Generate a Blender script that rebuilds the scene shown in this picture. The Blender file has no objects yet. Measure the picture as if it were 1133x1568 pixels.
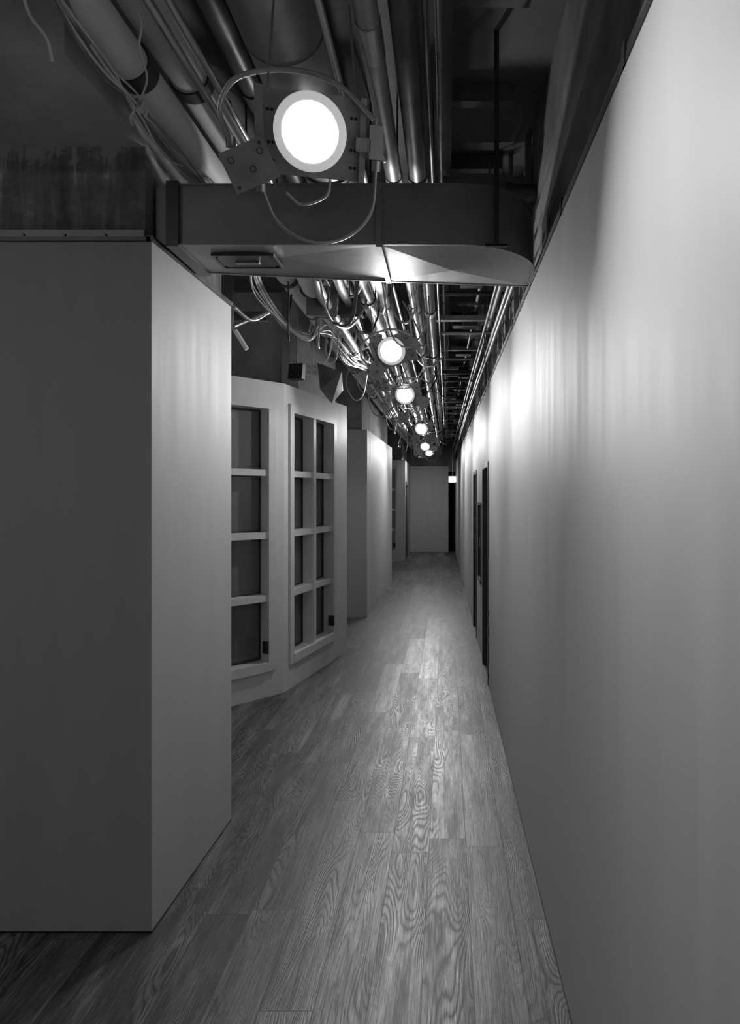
import bpy, math, random
from mathutils import Vector, Matrix
random.seed(11)
SC=bpy.context.scene
try:
    SC.view_settings.view_transform='Standard'; SC.view_settings.look='None'
except Exception as e: print('look',e)
# ------------------------------------------------------------------ materials
def newmat(name):
    m=bpy.data.materials.new(name); m.use_nodes=True
    nt=m.node_tree; b=nt.nodes['Principled BSDF']
    return m,nt,b
def ramp(nt,fac,stops):
    r=nt.nodes.new('ShaderNodeValToRGB'); e=r.color_ramp.elements
    while len(e)<len(stops): e.new(0.5)
    for i,(p,v) in enumerate(stops):
        e[i].position=p; e[i].color=(v,v,v,1)
    nt.links.new(fac,r.inputs[0]); return r.outputs[0]
def noise(nt,vec,scale,detail=3,rough=.5,dist=0):
    n=nt.nodes.new('ShaderNodeTexNoise'); n.inputs['Scale'].default_value=scale
    n.inputs['Detail'].default_value=detail; n.inputs['Roughness'].default_value=rough
    n.inputs['Distortion'].default_value=dist
    nt.links.new(vec,n.inputs['Vector']); return n.outputs['Fac']
def objvec(nt,scale=(1,1,1)):
    tc=nt.nodes.new('ShaderNodeTexCoord'); mp=nt.nodes.new('ShaderNodeMapping')
    mp.inputs['Scale'].default_value=scale
    nt.links.new(tc.outputs['Object'],mp.inputs['Vector']); return mp.outputs[0]
def mth(nt,op,a,b=None,c=None):
    n=nt.nodes.new('ShaderNodeMath'); n.operation=op
    for i,v in enumerate((a,b,c)):
        if v is None: continue
        if isinstance(v,(int,float)): n.inputs[i].default_value=v
        else: nt.links.new(v,n.inputs[i])
    return n.outputs[0]
def bump(nt,b,h,strength,dist=.01):
    n=nt.nodes.new('ShaderNodeBump'); n.inputs['Strength'].default_value=strength
    n.inputs['Distance'].default_value=dist
    nt.links.new(h,n.inputs['Height']); nt.links.new(n.outputs[0],b.inputs['Normal'])
def simple(name,lo,hi,rough=.5,metal=0,scale=(4,4,4),ns=1,detail=4,bs=.1,rr=None,bd=.004,spec=.5):
    m,nt,b=newmat(name)
    v=objvec(nt,scale); f=noise(nt,v,ns,detail,.6)
    nt.links.new(ramp(nt,f,[(.3,lo),(.7,hi)]),b.inputs['Base Color'])
    b.inputs['Metallic'].default_value=metal
    b.inputs['Specular IOR Level'].default_value=spec
    if rr: nt.links.new(ramp(nt,f,[(.3,rr[0]),(.7,rr[1])]),b.inputs['Roughness'])
    else: b.inputs['Roughness'].default_value=rough
    if bs: bump(nt,b,noise(nt,v,ns*9,3),bs,bd)
    return m
M={}
M['drywall']=simple('painted_drywall',.43,.47,.6,0,(9,9,.8),1,4,.06,bd=.002,rr=(.55,.66),spec=.4)
M['baywall']=simple('white_painted_wall',.70,.78,.5,0,(5,5,2),1,4,.05,bd=.002)
M['frame']=simple('window_frame_paint',.68,.76,.4,0,(8,8,8),1,3,.03,bd=.002)
M['concrete']=simple('raw_concrete',.16,.36,.85,0,(3,3,3),1,8,.5,bd=.01)
M['slab']=simple('pale_concrete',.50,.78,.85,0,(4,4,4),1,8,.5,bd=.01)
M['ceil']=simple('dark_ceiling',.12,.22,.9,0,(2,2,2),1,8,.4,bd=.01)
M['galv']=simple('galvanised_duct',.28,.40,.45,.25,(5,5,5),1,5,.08,rr=(.38,.55))
M['steel']=simple('bright_steel',.45,.62,.33,.8,(7,7,7),1,5,.05,rr=(.25,.42))
M['darkpipe']=simple('dark_iron_pipe',.06,.12,.35,.4,(7,7,7),1,5,.1,rr=(.3,.5))
M['jacket']=simple('pipe_insulation_jacket',.78,.88,.6,0,(6,6,6),1,4,.12,bd=.004)
M['band']=simple('pipe_band_dark',.05,.08,.5,.2)
M['spiral']=simple('round_duct_metal',.30,.40,.45,.4,(6,6,6),1,5,.05,rr=(.35,.5))
M['black']=simple('black_void_metal',.02,.04,.6,.2)
M['wire']=simple('white_cable',.7,.85,.45,0)
M['wiregrey']=simple('grey_cable',.2,.35,.45,0)
M['flex']=simple('flexible_armoured_conduit',.45,.55,.4,.6)
M['box']=simple('stamped_steel_box',.30,.44,.45,.4,(12,12,12))
M['stud']=simple('framing_stud_metal',.26,.36,.5,.3,(12,12,12))
M['doorm']=simple('dark_door',.08,.11,.4,0,(3,3,3))
def glassmat():
    m,nt,b=newmat('window_glass_dark')
    v=objvec(nt,(1.5,1.5,.6)); f=noise(nt,v,1,2)
    nt.links.new(ramp(nt,f,[(.35,.12),(.65,.18)]),b.inputs['Base Color'])
    b.inputs['Roughness'].default_value=.08
    b.inputs['Specular IOR Level'].default_value=.8
    return m
M['glass']=glassmat()
def emat(name,s,samp=True):
    m,nt,b=newmat(name)
    b.inputs['Base Color'].default_value=(.8,.8,.8,1)
    b.inputs['Emission Color'].default_value=(1,1,1,1)
    b.inputs['Emission Strength'].default_value=s
    if not samp: m.cycles.emission_sampling='NONE'
    return m
M['lamp']=emat('lamp_diffuser',360)
M['lampfar']=emat('lamp_diffuser_bright',540)
M['ringglow']=emat('lamp_trim_ring',.35,False)
M['exit']=emat('exit_sign_face',3.0,False)
M['fillpanel']=emat('fill_panel_diffuser',8)  # emitter of the added fill panel, out of view
def stained():
    m,nt,b=newmat('stained_concrete')
    tc=nt.nodes.new('ShaderNodeTexCoord'); sp=nt.nodes.new('ShaderNodeSeparateXYZ'); nt.links.new(tc.outputs['Object'],sp.inputs[0])
    v=objvec(nt,(15,15,1.8)); f=noise(nt,v,1,5,.6,1.2)
    v2=objvec(nt,(7,7,7)); g=noise(nt,v2,1,9,.72)
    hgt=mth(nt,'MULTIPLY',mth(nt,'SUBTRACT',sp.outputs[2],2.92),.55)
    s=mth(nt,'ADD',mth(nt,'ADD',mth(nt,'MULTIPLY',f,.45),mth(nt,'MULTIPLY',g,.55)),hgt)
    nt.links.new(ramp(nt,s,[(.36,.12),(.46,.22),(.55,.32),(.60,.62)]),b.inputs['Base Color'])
    b.inputs['Roughness'].default_value=.85
    bump(nt,b,g,.6,.012); return m
M['stain']=stained()
def floormat():
    m,nt,b=newmat('wood_plank_floor')
    tc=nt.nodes.new('ShaderNodeTexCoord'); sp=nt.nodes.new('ShaderNodeSeparateXYZ')
    nt.links.new(tc.outputs['Object'],sp.inputs[0]); X,Y=sp.outputs[0],sp.outputs[1]
    Xs=mth(nt,'ADD',X,.088+.178*40)
    row=mth(nt,'FLOOR',mth(nt,'DIVIDE',Xs,.178))
    wn=nt.nodes.new('ShaderNodeTexWhiteNoise'); wn.noise_dimensions='1D'; nt.links.new(row,wn.inputs['W'])
    cb=nt.nodes.new('ShaderNodeCombineXYZ')
    nt.links.new(mth(nt,'ADD',mth(nt,'ADD',Y,20.5),mth(nt,'MULTIPLY',wn.outputs['Value'],1.5)),cb.inputs[0]); nt.links.new(Xs,cb.inputs[1])
    br=nt.nodes.new('ShaderNodeTexBrick'); nt.links.new(cb.outputs[0],br.inputs['Vector'])
    br.offset=0; br.offset_frequency=2
    br.inputs['Color1'].default_value=(0,0,0,1); br.inputs['Color2'].default_value=(1,1,1,1)
    br.inputs['Mortar'].default_value=(0,0,0,1)
    br.inputs['Scale'].default_value=1; br.inputs['Mortar Size'].default_value=.0016
    br.inputs['Mortar Smooth'].default_value=.3
    br.inputs['Brick Width'].default_value=1.5; br.inputs['Row Height'].default_value=.178
    idv=nt.nodes.new('ShaderNodeSeparateColor'); nt.links.new(br.outputs['Color'],idv.inputs[0]); ID=idv.outputs[0]
    def vec(sx,sy):
        c=nt.nodes.new('ShaderNodeCombineXYZ')
        nt.links.new(mth(nt,'ADD',mth(nt,'MULTIPLY',X,sx),mth(nt,'MULTIPLY',ID,37)),c.inputs[0])
        nt.links.new(mth(nt,'ADD',mth(nt,'MULTIPLY',Y,sy),mth(nt,'MULTIPLY',ID,91)),c.inputs[1])
        nt.links.new(mth(nt,'MULTIPLY',ID,13),c.inputs[2]); return c.outputs[0]
    a=noise(nt,vec(7.5,1.15),1,.7,.4,.0)
    j=noise(nt,vec(110,14),1,2,.5)
    ph=mth(nt,'ADD',mth(nt,'MULTIPLY',a,72),mth(nt,'MULTIPLY',X,45)); ph=mth(nt,'ADD',ph,mth(nt,'MULTIPLY',j,1.0))
    rings=ramp(nt,mth(nt,'PINGPONG',ph,1),[(.0,0),(.4,.75),(1,1)])
    msk=ramp(nt,noise(nt,vec(6,.9),1,1),[(.44,.10),(.62,1)])
    rings=mth(nt,'MULTIPLY',mth(nt,'SUBTRACT',rings,.6),msk)
    fine=noise(nt,vec(190,5),1,3,.75)
    broad=noise(nt,vec(16,2.2),1,6,.75)
    knots=ramp(nt,noise(nt,vec(14,7),1,1),[(.24,-1),(.31,0)])
    g=mth(nt,'ADD',mth(nt,'MULTIPLY',rings,.30),mth(nt,'MULTIPLY',fine,.50))
    g=mth(nt,'ADD',g,mth(nt,'MULTIPLY',broad,.75))
    g=mth(nt,'ADD',mth(nt,'SUBTRACT',g,.17),mth(nt,'MULTIPLY',ID,.16))
    col=ramp(nt,g,[(.38,.014),(.50,.055),(.62,.135),(.80,.30)])
    mx=nt.nodes.new('ShaderNodeMix'); mx.data_type='RGBA'
    nt.links.new(br.outputs['Fac'],mx.inputs['Factor'])
    nt.links.new(col,mx.inputs['A']); mx.inputs['B'].default_value=(.008,.008,.008,1)
    nt.links.new(mx.outputs['Result'],b.inputs['Base Color'])
    nt.links.new(ramp(nt,g,[(.42,.48),(.75,.27)]),b.inputs['Roughness'])
    b.inputs['Specular IOR Level'].default_value=.75
    h=mth(nt,'SUBTRACT',g,mth(nt,'MULTIPLY',br.outputs['Fac'],.8))
    bump(nt,b,h,.45,.003)
    return m
M['floor']=floormat()
# ------------------------------------------------------------------ builder
class B:
    def __init__(s): s.v=[];s.f=[];s.m=[];s.sm=[];s.mats=[]
    def mi(s,k):
        if k not in s.mats: s.mats.append(k)
        return s.mats.index(k)
    def add(s,vs,fs,k,smooth=False,T=None):
        o=len(s.v); i=s.mi(k)
        for p in vs:
            p=Vector(p); s.v.append(tuple(T@p) if T else tuple(p))
        for f in fs: s.f.append([o+a for a in f]); s.m.append(i); s.sm.append(smooth)
    def box(s,a,b,k,T=None,bev=0):
        x0,y0,z0=a;x1,y1,z1=b
        if bev:
            poly=[(x0+bev,y0),(x1-bev,y0),(x1,y0+bev),(x1,y1-bev),(x1-bev,y1),(x0+bev,y1),(x0,y1-bev),(x0,y0+bev)]
            return s.prism(poly,z0,z1,k,T)
        vs=[(x0,y0,z0),(x1,y0,z0),(x1,y1,z0),(x0,y1,z0),(x0,y0,z1),(x1,y0,z1),(x1,y1,z1),(x0,y1,z1)]
        s.add(vs,[(0,3,2,1),(4,5,6,7),(0,1,5,4),(1,2,6,5),(2,3,7,6),(3,0,4,7)],k,False,T)
    def prism(s,poly,z0,z1,k,T=None,kb=None,drop=None):
        n=len(poly)
        vs=[(x,y,z0) for x,y in poly]+[(x,y,z1) for x,y in poly]
        s.add(vs,[(i,(i+1)%n,n+(i+1)%n,n+i) for i in range(n)]+[tuple(range(n,2*n))],k,False,T)
        if drop:
            s.add([(x,y,z0) for x,y in poly]+[drop],[((i+1)%n,i,n) for i in range(n)],kb or k,False,T)
        else: s.add([(x,y,z0) for x,y in poly],[tuple(reversed(range(n)))],kb or k,False,T)
    def tube(s,pts,r,k,seg=10,cap=True,T=None,rf=None):
        pts=[Vector(p) for p in pts]; n=len(pts)
        t0=(pts[1]-pts[0]).normalized()
        up=Vector((0,0,1)) if abs(t0.z)<.9 else Vector((1,0,0))
        u=t0.cross(up).normalized(); vs=[]
        for i,p in enumerate(pts):
            t=(pts[min(i+1,n-1)]-pts[max(i-1,0)])
            if t.length<1e-9: t=t0
            t.normalize(); u=(u-t*u.dot(t)).normalized(); w=t.cross(u)
            rr=rf(i) if rf else r
            for j in range(seg):
                a=2*math.pi*j/seg; vs.append(p+(u*math.cos(a)+w*math.sin(a))*rr)
        fs=[(i*seg+j,i*seg+(j+1)%seg,(i+1)*seg+(j+1)%seg,(i+1)*seg+j) for i in range(n-1) for j in range(seg)]
        s.add(vs,fs,k,True,T)
        if cap:
            s.add(vs[:seg],[tuple(reversed(range(seg)))],k,False,T); s.add(vs[-seg:],[tuple(range(seg))],k,False,T)
    def lathe(s,prof,k,seg=40,T=None,smooth=True):
        vs=[];n=len(prof)
        for r,z in prof:
            for j in range(seg):
                a=2*math.pi*j/seg; vs.append((r*math.cos(a),r*math.sin(a),z))
        fs=[(i*seg+j,i*seg+(j+1)%seg,(i+1)*seg+(j+1)%seg,(i+1)*seg+j) for i in range(n-1) for j in range(seg)]
        s.add(vs,fs,k,smooth,T)
    def disc(s,r,z,k,seg=48,T=None):
        s.add([(r*math.cos(2*math.pi*j/seg),r*math.sin(2*math.pi*j/seg),z) for j in range(seg)],[tuple(range(seg))],k,False,T)
    def flex(s,ctrl,r,k='flex',T=None,pitch=.006,seg=8,n=None):
        p=smooth(ctrl,24); p=resample(p,pitch/2)
        s.tube(p,r,k,seg,True,T,rf=lambda i:r*(1.0 if i%2 else .82))
    def done(s,name,parent=None,matrix=None):
        me=bpy.data.meshes.new(name); me.from_pydata(s.v,[],s.f)
        for k in s.mats: me.materials.append(M[k])
        for p,i,sm in zip(me.polygons,s.m,s.sm): p.material_index=i; p.use_smooth=sm
        me.update(); ob=bpy.data.objects.new(name,me); SC.collection.objects.link(ob)
        if parent: ob.parent=parent
        if matrix: ob.matrix_world=matrix
        return ob
def smooth(c,n=12):
    c=[Vector(p) for p in c]; c=[c[0]*2-c[1]]+c+[c[-1]*2-c[-2]]; out=[]
    for i in range(1,len(c)-2):
        p0,p1,p2,p3=c[i-1:i+3]
        for j in range(n):
            t=j/n
            out.append(.5*((2*p1)+(p2-p0)*t+(2*p0-5*p1+4*p2-p3)*t*t+(3*p1-p0-3*p2+p3)*t**3))
    out.append(c[-2]); return out
def resample(p,d):
    out=[p[0]]; acc=0
    for a,b in zip(p,p[1:]):
        L=(b-a).length
        if L<1e-9: continue
        pos=d-acc
        while pos<=L: out.append(a+(b-a)*(pos/L)); pos+=d
        acc=L-(pos-d)
    if len(out)<2: out.append(p[-1])
    return out
def panel(b,p0,p1,th,z0,z1,k,ops=()):
    p0=Vector(p0);p1=Vector(p1);L=(p1-p0).length;d=(p1-p0)/L
    T=Matrix(((d.x,-d.y,0,p0.x),(d.y,d.x,0,p0.y),(0,0,1,0),(0,0,0,1)))
    y0,y1=min(0,th),max(0,th); s=0
    for (a,c,za,zb) in sorted(ops):
        b.box((s,y0,z0),(a,y1,z1),k,T)
        if za>z0: b.box((a,y0,z0),(c,y1,za),k,T)
        if zb<z1: b.box((a,y0,zb),(c,y1,z1),k,T)
        s=c
    b.box((s,y0,z0),(L,y1,z1),k,T)
    return T
# ------------------------------------------------------------------ shell
b=B(); b.box((-4.2,-3.2,-.1),(2.2,23.7,0),'floor'); b.done('floor')
b=B(); b.box((-4.2,-3.2,3.55),(2.2,23.7,3.7),'ceil'); b.done('ceiling')
b=B(); y=-2.6
while y<20:
    b.box((.02,y,3.47),(.30,y+.05,3.55),'ceil'); y+=.62
b.box((-.04,-3,3.44),(.02,19.8,3.55),'ceil'); b.done('trim_3')
H=2.68
rx=lambda y:.42-.009*y
D1=(5.92,6.72);D2=(7.85,8.65);CB=(6.95,7.5)
b=B()
p0=(rx(-3),-3);p1=(rx(23),23)
sy=lambda y:(y+3)*math.sqrt(1+.009**2)
TR=panel(b,p0,p1,-.14,0,H,'drywall',[(sy(D1[0]),sy(D1[1]),0,2.0),(sy(CB[0]),sy(CB[1]),.76,1.62),(sy(D2[0]),sy(D2[1]),0,2.0)])
b.done('wall_right')
b=B(); panel(b,(rx(-3)+.05,-3),(rx(23)+.05,23),-.2,H,3.55,'concrete'); b.done('wall_right_upper')
def door(name,T,s0,s1,side):
    b=B(); f=.045
    def bx(a,c,k): 
        b.box((a[0],min(side*a[1],side*c[1]),a[2]),(c[0],max(side*a[1],side*c[1]),c[2]),k,T)
    bx((s0,-.008,0),(s0+f,.13,2.0),'doorm'); bx((s1-f,-.008,0),(s1,.13,2.0),'doorm')
    bx((s0+f,-.008,2.0-f),(s1-f,.13,2.0),'doorm')
    bx((s0+f,.085,.01),(s1-f,.125,2.0-f),'doorm')
    bx((s0+f,.06,.02),(s0+f+.03,.085,.9),'black')
    for za,zb in ((.15,.85),(1.0,1.85)):
        bx((s0+f+.1,.08,za),(s1-f-.1,.085,zb),'black')
    bx((s0+f+.03,.02,.98),(s0+f+.15,.035,1.0),'steel'); bx((s0+f+.04,.02,.97),(s0+f+.06,.085,1.01),'steel')
    bx((s0,.01,0),(s1,.12,.008),'black')
    return b.done(name)
door('door_1',TR,sy(D1[0]),sy(D1[1]),-1)
door('door_2',TR,sy(D2[0]),sy(D2[1]),-1)
b=B(); s0,s1=sy(CB[0]),sy(CB[1])
b.box((s0,-.10,.76),(s1,-.09,1.62),'black',TR)
for a,c,za,zb in ((s0,s0+.03,.76,1.62),(s1-.03,s1,.76,1.62),(s0,s1,.76,.79),(s0,s1,1.59,1.62)):
    b.box((a,-.1,za),(c,.012,zb),'doorm',TR)
b.box((s0+.03,-.03,.79),(s1-.03,-.022,1.59),'glass',TR); b.box((s0+.05,-.02,1.15),(s0+.07,.02,1.25),'steel',TR)
b.done('fire_extinguisher_cabinet')
C=Vector((-1.406,5.71)); dA=Vector((-.653,-.757)).normalized(); A1=C+dA*1.30
D=Vector((-1.09,7.19)); dB=(D-C).normalized()
Ee=Vector((-1.1,17.2)); A3=Ee+dA*1.66
b=B()
b.prism([(-4.0,2.575),(-1.149,2.575),(-1.132,3.472),(-4.0,3.472)],0,2.684,'drywall')
b.prism([(-2.4,3.472),(A1.x,3.472),(A1.x,A1.y),(-2.4,A1.y+.1)],0,3.55,'drywall')
TA=panel(b,A1,C,.13,0,2.66,'baywall',[(.14,1.188,.25,2.47)])
TB=panel(b,C,D,.13,0,2.66,'baywall',[(.101,1.153,.25,2.47)])
b.prism([(-2.2,7.07),(-1.13,7.07),(-1.09,7.19),(-2.2,7.19)],0,2.66,'baywall')
b.box((-2.35,7.07,0),(-2.2,9.3,3.55),'drywall')
b.prism([(-2.2,9.23),(-1.118,9.23),(-1.07,12.78),(-2.2,12.78)],0,2.61,'drywall')
b.box((-2.35,12.7,0),(-2.2,A3.y+.1,3.55),'drywall')
TE=panel(b,A3,Ee,.13,0,2.6,'baywall',[(.3,1.35,.25,2.4)])
TD=panel(b,Ee,(-1.12,19.9),.12,0,2.6,'drywall',[(.25,1.15,0,2.05)])
b.done('wall_left')
door('door_3',TD,.25,1.15,1)
b=B()
b.prism([(-2.25,6.05),(-1.36,6.05),(-1.2,7.1),(-2.25,7.1)],2.66,3.55,'slab')
b.prism([(-2.2,9.3),(-1.2,9.3),(-1.15,12.7),(-2.2,12.7)],2.61,3.55,'concrete')
b.prism([(-2.2,17.2),(-1.2,17.2),(-1.2,19.8),(-2.2,19.8)],2.6,3.55,'concrete')
b.box((-1.5,6.0,2.66),(-1.44,6.05,3.55),'steel')
b.done('wall_left_upper')
b=B(); b.box((-1.3,19.8,0),(.03,19.95,2.56),'drywall'); b.box((-1.3,19.9,2.56),(.03,20.0,3.55),'ceil')
b.box((.03,19.8,2.4),(.24,19.95,3.55),'ceil'); b.done('wall_far')
b=B(); b.box((-.5,23,0),(.6,23.2,3.55),'doorm'); b.done('wall_far_recess')
b=B(); b.box((-4.2,-3.2,0),(.6,-3.0,3.55),'concrete'); b.done('wall_back')
b=B(); b.box((-4.2,-3.0,0),(-4.0,2.575,3.55),'concrete'); b.done('wall_side')
b=B(); panel(b,(rx(-3)-.0015,-3),(rx(D1[0]-.01)-.0015,D1[0]-.01),-.01,0,.007,'black'); b.done('shade_strip_right')  # black strip standing in for the shadow gap under the right wall
b=B(); panel(b,(-4,2.5735),(-1.149,2.5735),.01,0,.007,'black'); panel(b,(-1.1475,2.575),(-1.1305,3.47),.01,0,.007,'black'); b.done('shade_strip_left')  # same dark strips for the shade at the foot of the left block
b=B()
b.prism([(-4,2.61),(-1.19,2.61),(-1.18,3.46),(-4,3.46)],2.70,3.07,'stain')
b.prism([(-4,2.08),(-1.19,2.06),(-1.17,3.46),(-4,3.46)],3.07,3.55,'slab')
b.done('concrete_beam')
b=B()
b.box((-4,2.565,2.684),(-1.15,2.61,2.70),'darkpipe'); b.box((-4,2.60,2.705),(-1.19,2.608,2.74),'galv')
b.prism([(-1.165,2.565),(-1.140,2.565),(-1.122,3.47),(-1.15,3.47)],2.684,2.705,'darkpipe')
x=-3.9
while x<-1.2: b.tube([(x,2.602,2.72),(x,2.594,2.72)],.005,'darkpipe',8); x+=.16
b.done('trim_1')
b=B()
panel(b,(rx(-3)-.004,-3),(rx(19.5)-.004,19.5),-.05,H,H+.022,'black')
b.tube([(rx(-3)+.012,-3,H+.036),(rx(19)+.012,19,H+.036)],.014,'darkpipe',10)
yy=-2.5
while yy<19:
    b.box((rx(yy)-.006,yy,H+.0),(rx(yy)+.03,yy+.03,H+.053),'darkpipe'); yy+=.8
b.done('trim_2')
# unseen fill panel, added in the side room to brighten the left wall block
tx0,tx1,ty0,ty1=-3.5,-2.3,-.3,.3
b=B(); b.box((tx0,ty0,3.46),(tx1,ty1,3.55),'frame'); b.box((tx0+.03,ty0+.03,3.455),(tx1-.03,ty1-.03,3.462),'fillpanel')
for x in (tx0,tx1-.02): b.box((x,ty0,3.44),(x+.02,ty1,3.46),'frame')
for yy in (ty0,ty1-.02): b.box((tx0,yy,3.44),(tx1,yy+.02,3.46),'frame')
b.done('ceiling_fill_panel')
# ------------------------------------------------------------------ windows
def window(name,T,s0,s1,z0,z1,cols,rows):
    b=B(); c=.055; g=.112
    def bx(a,q): b.box(a,q,'frame',T)
    bx((s0-.015,-.022,z0-.03),(s0+c,g,z1+.03)); bx((s1-c,-.022,z0-.03),(s1+.015,g,z1+.03))
    bx((s0+c,-.022,z1-c+.01),(s1-c,g,z1+.03)); bx((s0+c,-.030,z0-.03),(s1-c,g,z0+c-.01))
    w=(s1-s0-2*c); h=(z1-z0-2*c)
    mw=.065
    for i in range(1,cols):
        x=s0+c+w*i/cols; bx((x-mw/2,-.012,z0+c-.01),(x+mw/2,g,z1-c+.01))
    mh=.055
    for j in range(1,rows):
        z=z0+c+h*j/rows
        for i in range(cols):
            xa=s0+c+w*i/cols+(mw/2 if i else 0); xb=s0+c+w*(i+1)/cols-(mw/2 if i<cols-1 else 0)
            bx((xa,-.006,z-mh/2),(xb,g,z+mh/2))
    for i in range(cols):
        for j in range(rows):
            xa=s0+c+w*i/cols+(mw/2 if i else 0); xb=s0+c+w*(i+1)/cols-(mw/2 if i<cols-1 else 0)
            za=z0+c+h*j/rows+(mh/2 if j else 0); zb=z0+c+h*(j+1)/rows-(mh/2 if j<rows-1 else 0)
            q=.009
            for A_,B_ in (((xa,.095,za),(xa+q,g,zb)),((xb-q,.095,za),(xb,g,zb)),((xa,.095,za),(xb,g,za+q)),((xa,.095,zb-q),(xb,g,zb))):
                b.box(A_,B_,'band',T)
    b.box((s0+.02,g,z0+.02),(s1-.02,g+.008,z1-.02),'glass',T)
    b.box((s1-c-.03,-.03,z0+.12),(s1-c-.015,.03,z0+.22),'black',T)
    return b.done(name)
window('window_1',TA,.14,1.188,.25,2.47,2,4)
window('window_2',TB,.101,1.153,.25,2.47,2,4)
window('window_3',TE,.3,1.35,.25,2.4,2,4)
# ------------------------------------------------------------------ air duct
b=B()
arc=[(.035+.35*math.sin(a),3.0-.35*math.cos(a)) for a in [math.pi/2*i/14 for i in range(15)]]
elbow=[(-.27,2.65)]+arc+[(.385,3.17),(-.27,3.10)]
b.prism(elbow,2.70,2.94,'galv',drop=(.02,2.9,2.682))
b.prism([(-1.07,2.652),(-.27,2.652),(-.27,3.10),(-1.07,2.98)],2.702,2.938,'galv',drop=(-.7,2.82,2.712))
def lip(poly,z,t=.006,o=.010):
    for p,q in zip(poly,poly[1:]):
        p=Vector(p);q=Vector(q);d=(q-p).normalized();n=Vector((d.y,-d.x))*o
        b.prism([tuple(p+n),tuple(q+n),tuple(q),tuple(p)],z-t/2,z+t/2,'galv')
for z in (2.70,2.94): lip([(-1.07,2.652)]+elbow[:17],z); 
lip([(.385,3.17),(-.27,3.10),(-1.07,2.98)],2.70)
b.box((-.285,2.638,2.69),(-.262,2.66,2.95),'galv'); b.box((-.285,2.64,2.688),(-.262,3.10,2.70),'galv')
b.box((-1.12,2.635,2.69),(-1.07,3.0,2.95),'darkpipe')
b.box((-1.17,2.66,2.705),(-1.12,2.99,2.935),'galv')
for x in (-.95,-.75,-.55,-.4,-.15,0): b.tube([(x,2.654,2.92),(x,2.645,2.92)],.005,'steel',8)
for a,q in (((-.98,2.745,2.690),(-.72,2.755,2.702)),((-.98,2.895,2.690),(-.72,2.905,2.702)),((-.98,2.755,2.690),(-.97,2.895,2.702)),((-.73,2.755,2.690),(-.72,2.895,2.702))):
    b.box(a,q,'darkpipe')
pl=[]
for cx,cy,a0 in ((-.76,2.865,0),(-.94,2.865,90),(-.94,2.785,180),(-.76,2.785,270)):
    for k in range(5):
        a=math.radians(a0+k*22.5); pl.append((cx+.025*math.cos(a),cy+.025*math.sin(a)))
b.prism(pl,2.692,2.704,'darkpipe')
b.box((-.90,2.815,2.684),(-.80,2.835,2.692),'steel')
b.box((.186,2.640,2.70),(.206,2.648,3.55),'darkpipe')
b.box((.15,2.636,2.69),(.24,2.652,2.70),'black')
b.done('air_duct')
# ------------------------------------------------------------------ pipes
def pipe(name,x,z,r,k,bands=(),bk='band',y0=-1.5,y1=19.6,seg=28,ext=1.12,wob=0):
    b=B(); n=24
    pts=[(x+wob*math.sin(i*1.3),y0+(y1-y0)*i/n,z+wob*math.cos(i*.9)) for i in range(n+1)]
    b.tube(pts,r,k,seg)
    for (ya,L) in bands: b.tube([(x,ya,z),(x,ya+L,z)],r*ext,bk,seg)
    y=y0+.8
    while y<y1:
        b.tube([(x,y,z),(x,y+.025,z)],r*1.05+.002,'darkpipe',seg)
        b.tube([(x,y+.012,z+r),(x,y+.012,3.55)],.005,'darkpipe',6)
        y+=1.9
    return b.done(name)
jb=[(2.12,.07),(3.35,.05),(4.2,.05),(5.6,.06),(7.2,.05),(9.1,.05),(11.,.05)]
pipe('insulated_pipe',-1.02,3.09,.062,'jacket',jb,wob=.002)
pipe('insulated_pipe',-.945,3.235,.068,'jacket',[(2.42,.06),(3.7,.05),(4.9,.05),(6.5,.05),(8.2,.05)],wob=.002)
spb=[(y*.45,.012) for y in range(-3,42)]
pipe('round_air_duct',-.56,3.30,.145,'spiral',spb,'spiral',ext=1.02,seg=40)
pipe('sprinkler_pipe',-.765,3.3,.045,'darkpipe',[(2.6,.1),(4.6,.1)],'darkpipe')
pipe('steel_conduit_pipe',-.235,3.10,.036,'spiral',[(1.95,.16),(2.9,.05),(4.5,.12),(6.4,.1)],'steel',ext=1.08)
pipe('iron_pipe',-.13,3.10,.040,'darkpipe',[(2.9,.1),(5,.1),(7.4,.1)],'steel')
for x,z,r,k in ((-.065,3.10,.010,'darkpipe'),(-.03,3.16,.010,'steel'),(-.36,3.08,.012,'steel'),(-.80,3.12,.012,'steel'),(-.86,3.12,.014,'steel'),
                (.37,2.86,.012,'stud'),(.385,2.97,.014,'stud'),(.33,3.05,.011,'wiregrey'),(.38,3.12,.018,'stud'),(.26,3.22,.012,'stud')):
    if x>.2:
        b=B(); b.tube([(x,3.3,z),(rx(9)-.42+x,9,z),(rx(19)-.42+x,19,z)],r,k,10)
        yy=3.6
        while yy<18: b.tube([(rx(yy)-.42+x,yy,z),(rx(yy)-.42+x,yy,3.55)],.005,k,6); yy+=2.1
        b.done('electrical_conduit')
    else: pipe('electrical_conduit',x,z,r,k,seg=10)
b=B()
for x,z,r,k in ((-.52,2.98,.05,'steel'),(-.40,2.93,.028,'jacket'),(-.22,2.93,.022,'steel'),(-.62,2.90,.025,'steel'),(-.80,2.92,.05,'jacket'),(-.72,2.84,.03,'steel')):
    b.tube([(x,3.35,3.12),(x,3.6,z+.03),(x,3.8,z),(x,9,z),(x+.02,19.3,z)],r,k,18)
    for y in (4.3,5.5,6.9,8.5,10.5): b.tube([(x,y,z),(x,y+.07,z)],r*1.15,'band' if k=='jacket' else 'darkpipe',18)
    y=4.1
    while y<19: b.tube([(x,y,z),(x,y,3.5)],.004,'steel',6); y+=1.5
b.done('pipe_run')
b=B(); y=3.75; i=0
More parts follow.
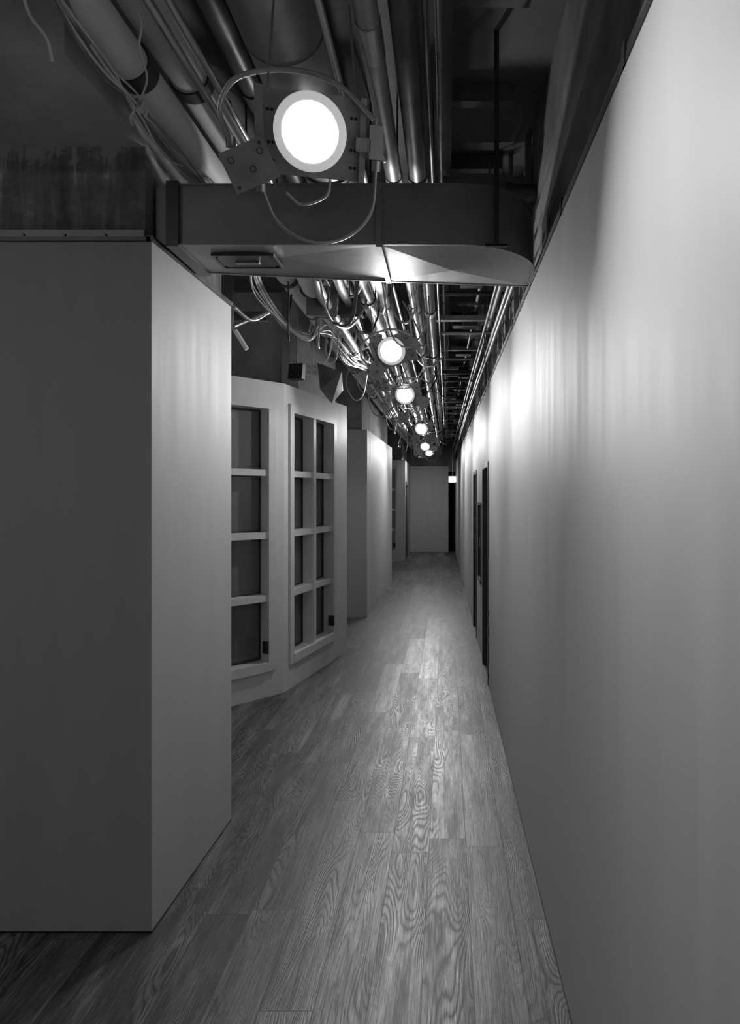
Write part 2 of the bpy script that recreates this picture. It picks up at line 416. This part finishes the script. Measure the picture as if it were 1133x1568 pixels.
while y<19:
    z=3.30-.1*(i%3)
    b.box((-.1,y,z),(rx(y)+.04,y+.045,z+.04),'darkpipe' if i%2 else 'box')
    b.tube([(-.05,y+.3,z-.03),(rx(y)+.04,y+.3,z-.03)],.014,'steel' if i%2==0 else 'darkpipe',10)
    b.tube([(.02,y+.02,z),(.02,y+.02,3.55)],.006,'darkpipe',6)
    b.box((.05+.04*(i%3),y+.1,z-.02),(.25,y+.22,z+.1),'black')
    y+=.78; i+=1
b.done('strut_rack')
b=B(); y=3.4; i=0
while y<16:
    x=rx(y)+.012
    b.box((x,y,2.74),(x+.03,y+.035,3.55),'stud')
    if i%2==0: b.tube([(x-.004,y,2.74),(x-.03,y+.55,3.2)],.008,'steel',6)
    y+=.55; i+=1
b.done('metal_stud_framing')
b=B(); b.tube([(.30,3.3,3.2),(.46,3.3,3.2)],.045,'darkpipe',20); b.tube([(.28,3.3,3.2),(.32,3.3,3.2)],.052,'darkpipe',20)
b.box((-.06,3.45,3.08),(.44,3.6,3.36),'ceil'); b.done('valve_stub')
# ------------------------------------------------------------------ downlights
def P(px,py,Y): return Vector(((px-685)*Y/1015,Y,1.7+(758-py)*Y/1015))
def downlight(px,py,Y,near=False,flip=1,roll=0,nrm=None,lamp='lamp'):
    c=P(px,py,Y); n=(nrm or (Vector((0,0,1.7))-c)).normalized()
    xax=Vector((0,0,1)).cross(n).normalized(); yax=n.cross(xax)
    T=Matrix((( xax.x,yax.x,n.x,c.x),(xax.y,yax.y,n.y,c.y),(xax.z,yax.z,n.z,c.z),(0,0,0,1)))@Matrix.Rotation(roll,4,'Z')
    b=B(); s=flip
    b.disc(.065,.004,lamp,40)
    b.lathe([(.064,.0038),(.076,.0035),(.083,.002),(.086,-.002),(.086,-.010),(.080,-.012),(.078,-.045),(.03,-.05),(.001,-.05)],'ringglow',64)
    b.lathe([(.081,-.012),(.081,-.045),(.05,-.052),(.001,-.053)],'box',40)
    b.box((-.11,-.10,-.062),(.12,.085,-.058),'box')
    b.box((-.13,-.105,-.07),(-.11,.09,-.04),'box'); b.box((.12,-.1,-.07),(.135,.085,-.04),'box')
    for hx in (-.09,-.1,.1,.11):
        for hy in (-.07,-.03,.04): b.tube([(hx,hy,-.0575),(hx,hy,-.0555)],.004,'black',8)
    TJ=Matrix.Translation((-.145*s,-.085,-.06))@Matrix.Rotation(.45*s,4,'Z')
    b.box((-.055,-.045,-.03),(.055,.045,.03),'box',TJ,bev=.004)
    b.box((-.058,-.048,.028),(.058,.048,.031),'box',TJ)
    for kx,ky in ((-.035,.025),(.038,.02),(.005,-.01)):
        b.lathe([(.008,.031),(.008,.0325),(.006,.0325),(.006,.031)],'darkpipe',14,TJ@Matrix.Translation((kx,ky,0)))
    for kx,ky in ((-.045,-.036),(.045,.036)): b.tube([(kx,ky,.031),(kx,ky,.034)],.004,'darkpipe',8,T=TJ)
    b.box((.13*s-.02,-.03,-.05),(.13*s+.05,.0,-.02),'box'); b.box((.165*s-.02,-.045,-.05),(.165*s+.01,.03,-.015),'steel')
    pt=.006 if near else .02; sg=8
    b.flex([(-.19*s,-.04,-.07),(-.215*s,.03,-.09),(-.17*s,.10,-.1),(-.05*s,.128,-.1),(.06*s,.11,-.06),(.155*s,.04,-.02)],.0075,pitch=pt)
    b.flex([(-.12*s,-.13,-.05),(-.08*s,-.21,-.04),(0,-.25,-.03),(.09*s,-.235,-.04),(.155*s,-.17,-.05),(.165*s,-.06,-.06)],.0045,pitch=pt)
    b.flex([(-.06*s,-.14,-.06),(-.02*s,-.165,-.06),(.04*s,-.14,-.06),(.05*s,-.10,-.06)],.004,pitch=pt)
    b.flex([(.155*s,.0,-.04),(.19*s,-.04,-.09),(.16*s,.12,-.22),(.12*s,.25,-.3)],.006,pitch=pt)
    for hx in (-.10,.11):
        b.tube([(hx,.08,-.06),(hx*.9,.30,-.3)],.003,'steel',6)
    for q in ((-.19*s,-.04,-.07),(-.12*s,-.13,-.05),(.165*s,-.06,-.06)):
        b.tube([(q[0],q[1]-.012,q[2]),(q[0],q[1]+.012,q[2])],.012,'steel',12)
    return b.done('downlight',matrix=T)
downlight(475,203,1.58,True,1)
downlight(599,538,4.1,True,1,.3,Vector((-.10,-1,-.38)))
downlight(620,605,5.9,False,-1,.1,Vector((-.05,-1,-.4)),'lampfar')
downlight(645,657,8.9,False,1,.5,Vector((-.05,-1,-.5)),'lampfar')
downlight(651,684,11.8,False,-1,.2,Vector((0,-1,-.7)),'lampfar')
downlight(657,694,14.2,False,1,.2,Vector((0,-1,-1.0)),'lampfar')
downlight(645,700,17.6,False,1,.2,Vector((0,.15,-1)),'lamp')
# ------------------------------------------------------------------ cables
b=B()
def off(p,a): return Vector(p)+Vector((random.uniform(-a,a),random.uniform(-a,a),random.uniform(-a,a)))
base=[P(60,-60,1.7),P(115,30,1.77),P(165,105,2.0),P(212,165,2.18),P(262,228,2.45),P(312,280,2.75)]
for i in range(8):
    pts=[off(p,.010+.004*i) for p in base]+[(-1.06+.02*i,3.0,2.985),(-1.04+.03*i,3.5,2.97)]
    b.tube(smooth(pts,8),.005 if i<3 else .0035,'wire' if i%3<2 else 'wiregrey',6)
for i in range(9):
    pts=[off((-1.02,3.4,2.97),.02),off(P(395,440,3.9),.03),off(P(430,492,4.1),.04),off(P(470,518,4.3),.03),off(P(500,500,4.7),.05),off(P(535,548,5.2),.05),off(P(570,572,6.2),.06),off(P(600,640,8),.06)]
    b.tube(smooth(pts,8),.007 if i<4 else .004,'wire' if i%3 else 'wiregrey',6)
b.done('cable_bundle')
b=B()
b.tube(smooth([P(30,-30,1.6),P(45,22,1.62),P(72,60,1.64),P(80,95,1.66)],8),.004,'wire',6)
b.tube(smooth([P(185,-20,1.9),P(215,30,1.95),P(213,75,2.0),P(225,120,2.1),P(212,160,2.16)],8),.0035,'wire',6)
kn=P(212,160,2.15)
for i in range(5):
    a=i*1.25; r=.022
    b.tube(smooth([kn+Vector((r*math.cos(a+t)*(.6+.4*math.sin(3*t)),.01*math.sin(t*2),r*math.sin(a+t))) for t in [j*.8 for j in range(8)]],6),.004,'wire',6)
b.tube(smooth([kn,P(200,180,2.15),P(203,192,2.15)],6),.004,'wire',6); b.tube(smooth([kn,P(225,165,2.15),P(222,180,2.15)],6),.004,'wire',6)
b.done('cable_tie')
b=B()
for i in range(80):
    Y=3.5+ (i/80)**1.4*13.5
    x=random.uniform(-.9,-.1); z=random.uniform(2.72,3.05)
    w=random.uniform(.10,.35); L=random.uniform(.25,.8); dz=random.uniform(.1,.3)
    s=random.choice((-1,1))
    x2=max(-.95,min(.2,x+s*w))
    pts=[(x,Y,z+.1),(x+s*w*.2,Y+L*.2,z-dz*.6),(x+(x2-x)*.6,Y+L*.5,z-dz*.7),(x2,Y+L*.8,z-.02),(x2,Y+L,z+.15)]
    pts=[Vector((p[0],p[1],max(p[2],2.52))) for p in pts]
    if i%3: b.flex(pts,.008,'flex' if i%2 else 'darkpipe',pitch=.02,seg=6)
    else: b.tube(smooth(pts,8),.005,random.choice(('wire','wiregrey','black')),6)
b.done('flexible_conduit')
def jbox(c,s=.06,rot=0,k='box'):
    b=B(); T=Matrix.Translation(c)@Matrix.Rotation(rot,4,'Z')@Matrix.Rotation(rot*.5,4,'X')
    b.box((-s,-s*.45,-s),(s,s*.45,s),k,T,bev=.004); b.box((-s*1.04,-s*.5,-s*1.04),(s*1.04,-s*.45,s*1.04),k,T)
    for ax,az in ((-.5,.5),(.5,.5),(-.5,-.5),(.5,-.5)): b.tube([(ax*s,-s*.5,az*s),(ax*s,-s*.54,az*s)],s*.13,'darkpipe',10,T=T)
    b.tube([(0,0,s),(0,0,3.5-c[2])],.005,'steel',6,T=Matrix.Translation(c))
    b.done('junction_box')
for px,py,Y,s,r,k in ((492,462,4.0,.085,.3,'darkpipe'),(535,470,4.2,.06,-.4,'darkpipe'),(478,566,5.2,.045,.2,'frame'),(455,570,5.3,.06,-.3,'black'),(575,520,4.6,.04,.5,'box'),
    (560,500,4.8,.05,-.2,'darkpipe'),(545,560,6.2,.055,.2,'box'),(585,590,6.6,.06,.3,'box'),(618,640,8.0,.06,-.3,'box'),(632,668,9.6,.08,.3,'darkpipe'),(660,672,10.5,.07,.1,'box'),(640,690,12.5,.08,.1,'box'),(670,690,13,.08,.1,'darkpipe')):
    jbox(P(px,py,Y),s,r,k)
b=B(); q=[P(486,555,5.0),P(523,570,5.15),P(525,598,5.2),P(508,618,5.1),P(490,596,5.0)]
b.add(q+[p+Vector((0,.006,0)) for p in q],[(0,1,2,3,4),(9,8,7,6,5)]+[(i,5+i,5+(i+1)%5,(i+1)%5) for i in range(5)],'darkpipe')
b.tube([P(500,555,5.06),P(500,500,5.06)],.004,'steel',6); b.done('sheet_metal_flap')
b=B()
b.tube(smooth([P(358,470,3.9),P(385,490,4.1),P(412,478,4.3)],6),.012,'steel',8)
b.tube([P(358,500,4.0),P(415,475,4.2)],.012,'steel',8); b.tube([P(360,506,4.0),P(378,535,4.0)],.014,'wire',8)
b.box((-1.36,4.0,2.70),(-1.30,4.04,3.55),'darkpipe'); b.box((-2.2,4.4,2.86),(-1.2,4.46,2.92),'darkpipe')
b.done('loose_bracket')
b=B(); c=P(693,734,19.0); b.box((c.x-.12,c.y-.02,c.z-.09),(c.x+.10,c.y+.02,c.z+.09),'frame')
b.box((c.x-.11,c.y-.026,c.z-.08),(c.x+.09,c.y-.02,c.z+.08),'exit'); b.tube([(c.x,c.y,c.z+.09),(c.x,c.y,3.55)],.008,'steel',6); b.done('exit_sign')
# ------------------------------------------------------------------ world, camera
w=bpy.data.worlds.new('World'); SC.world=w; w.use_nodes=True
w.node_tree.nodes['Background'].inputs[0].default_value=(.5,.5,.5,1); w.node_tree.nodes['Background'].inputs[1].default_value=.02
cam=bpy.data.cameras.new('camera'); co=bpy.data.objects.new('camera',cam); SC.collection.objects.link(co)
co.location=(0,0,1.7); co.rotation_euler=(math.pi/2,0,0)
cam.sensor_fit='HORIZONTAL'; cam.sensor_width=36; cam.lens=36*1015/1133
cam.shift_x=-118.5/1133; cam.shift_y=-26/1133; cam.clip_start=.02
SC.camera=co
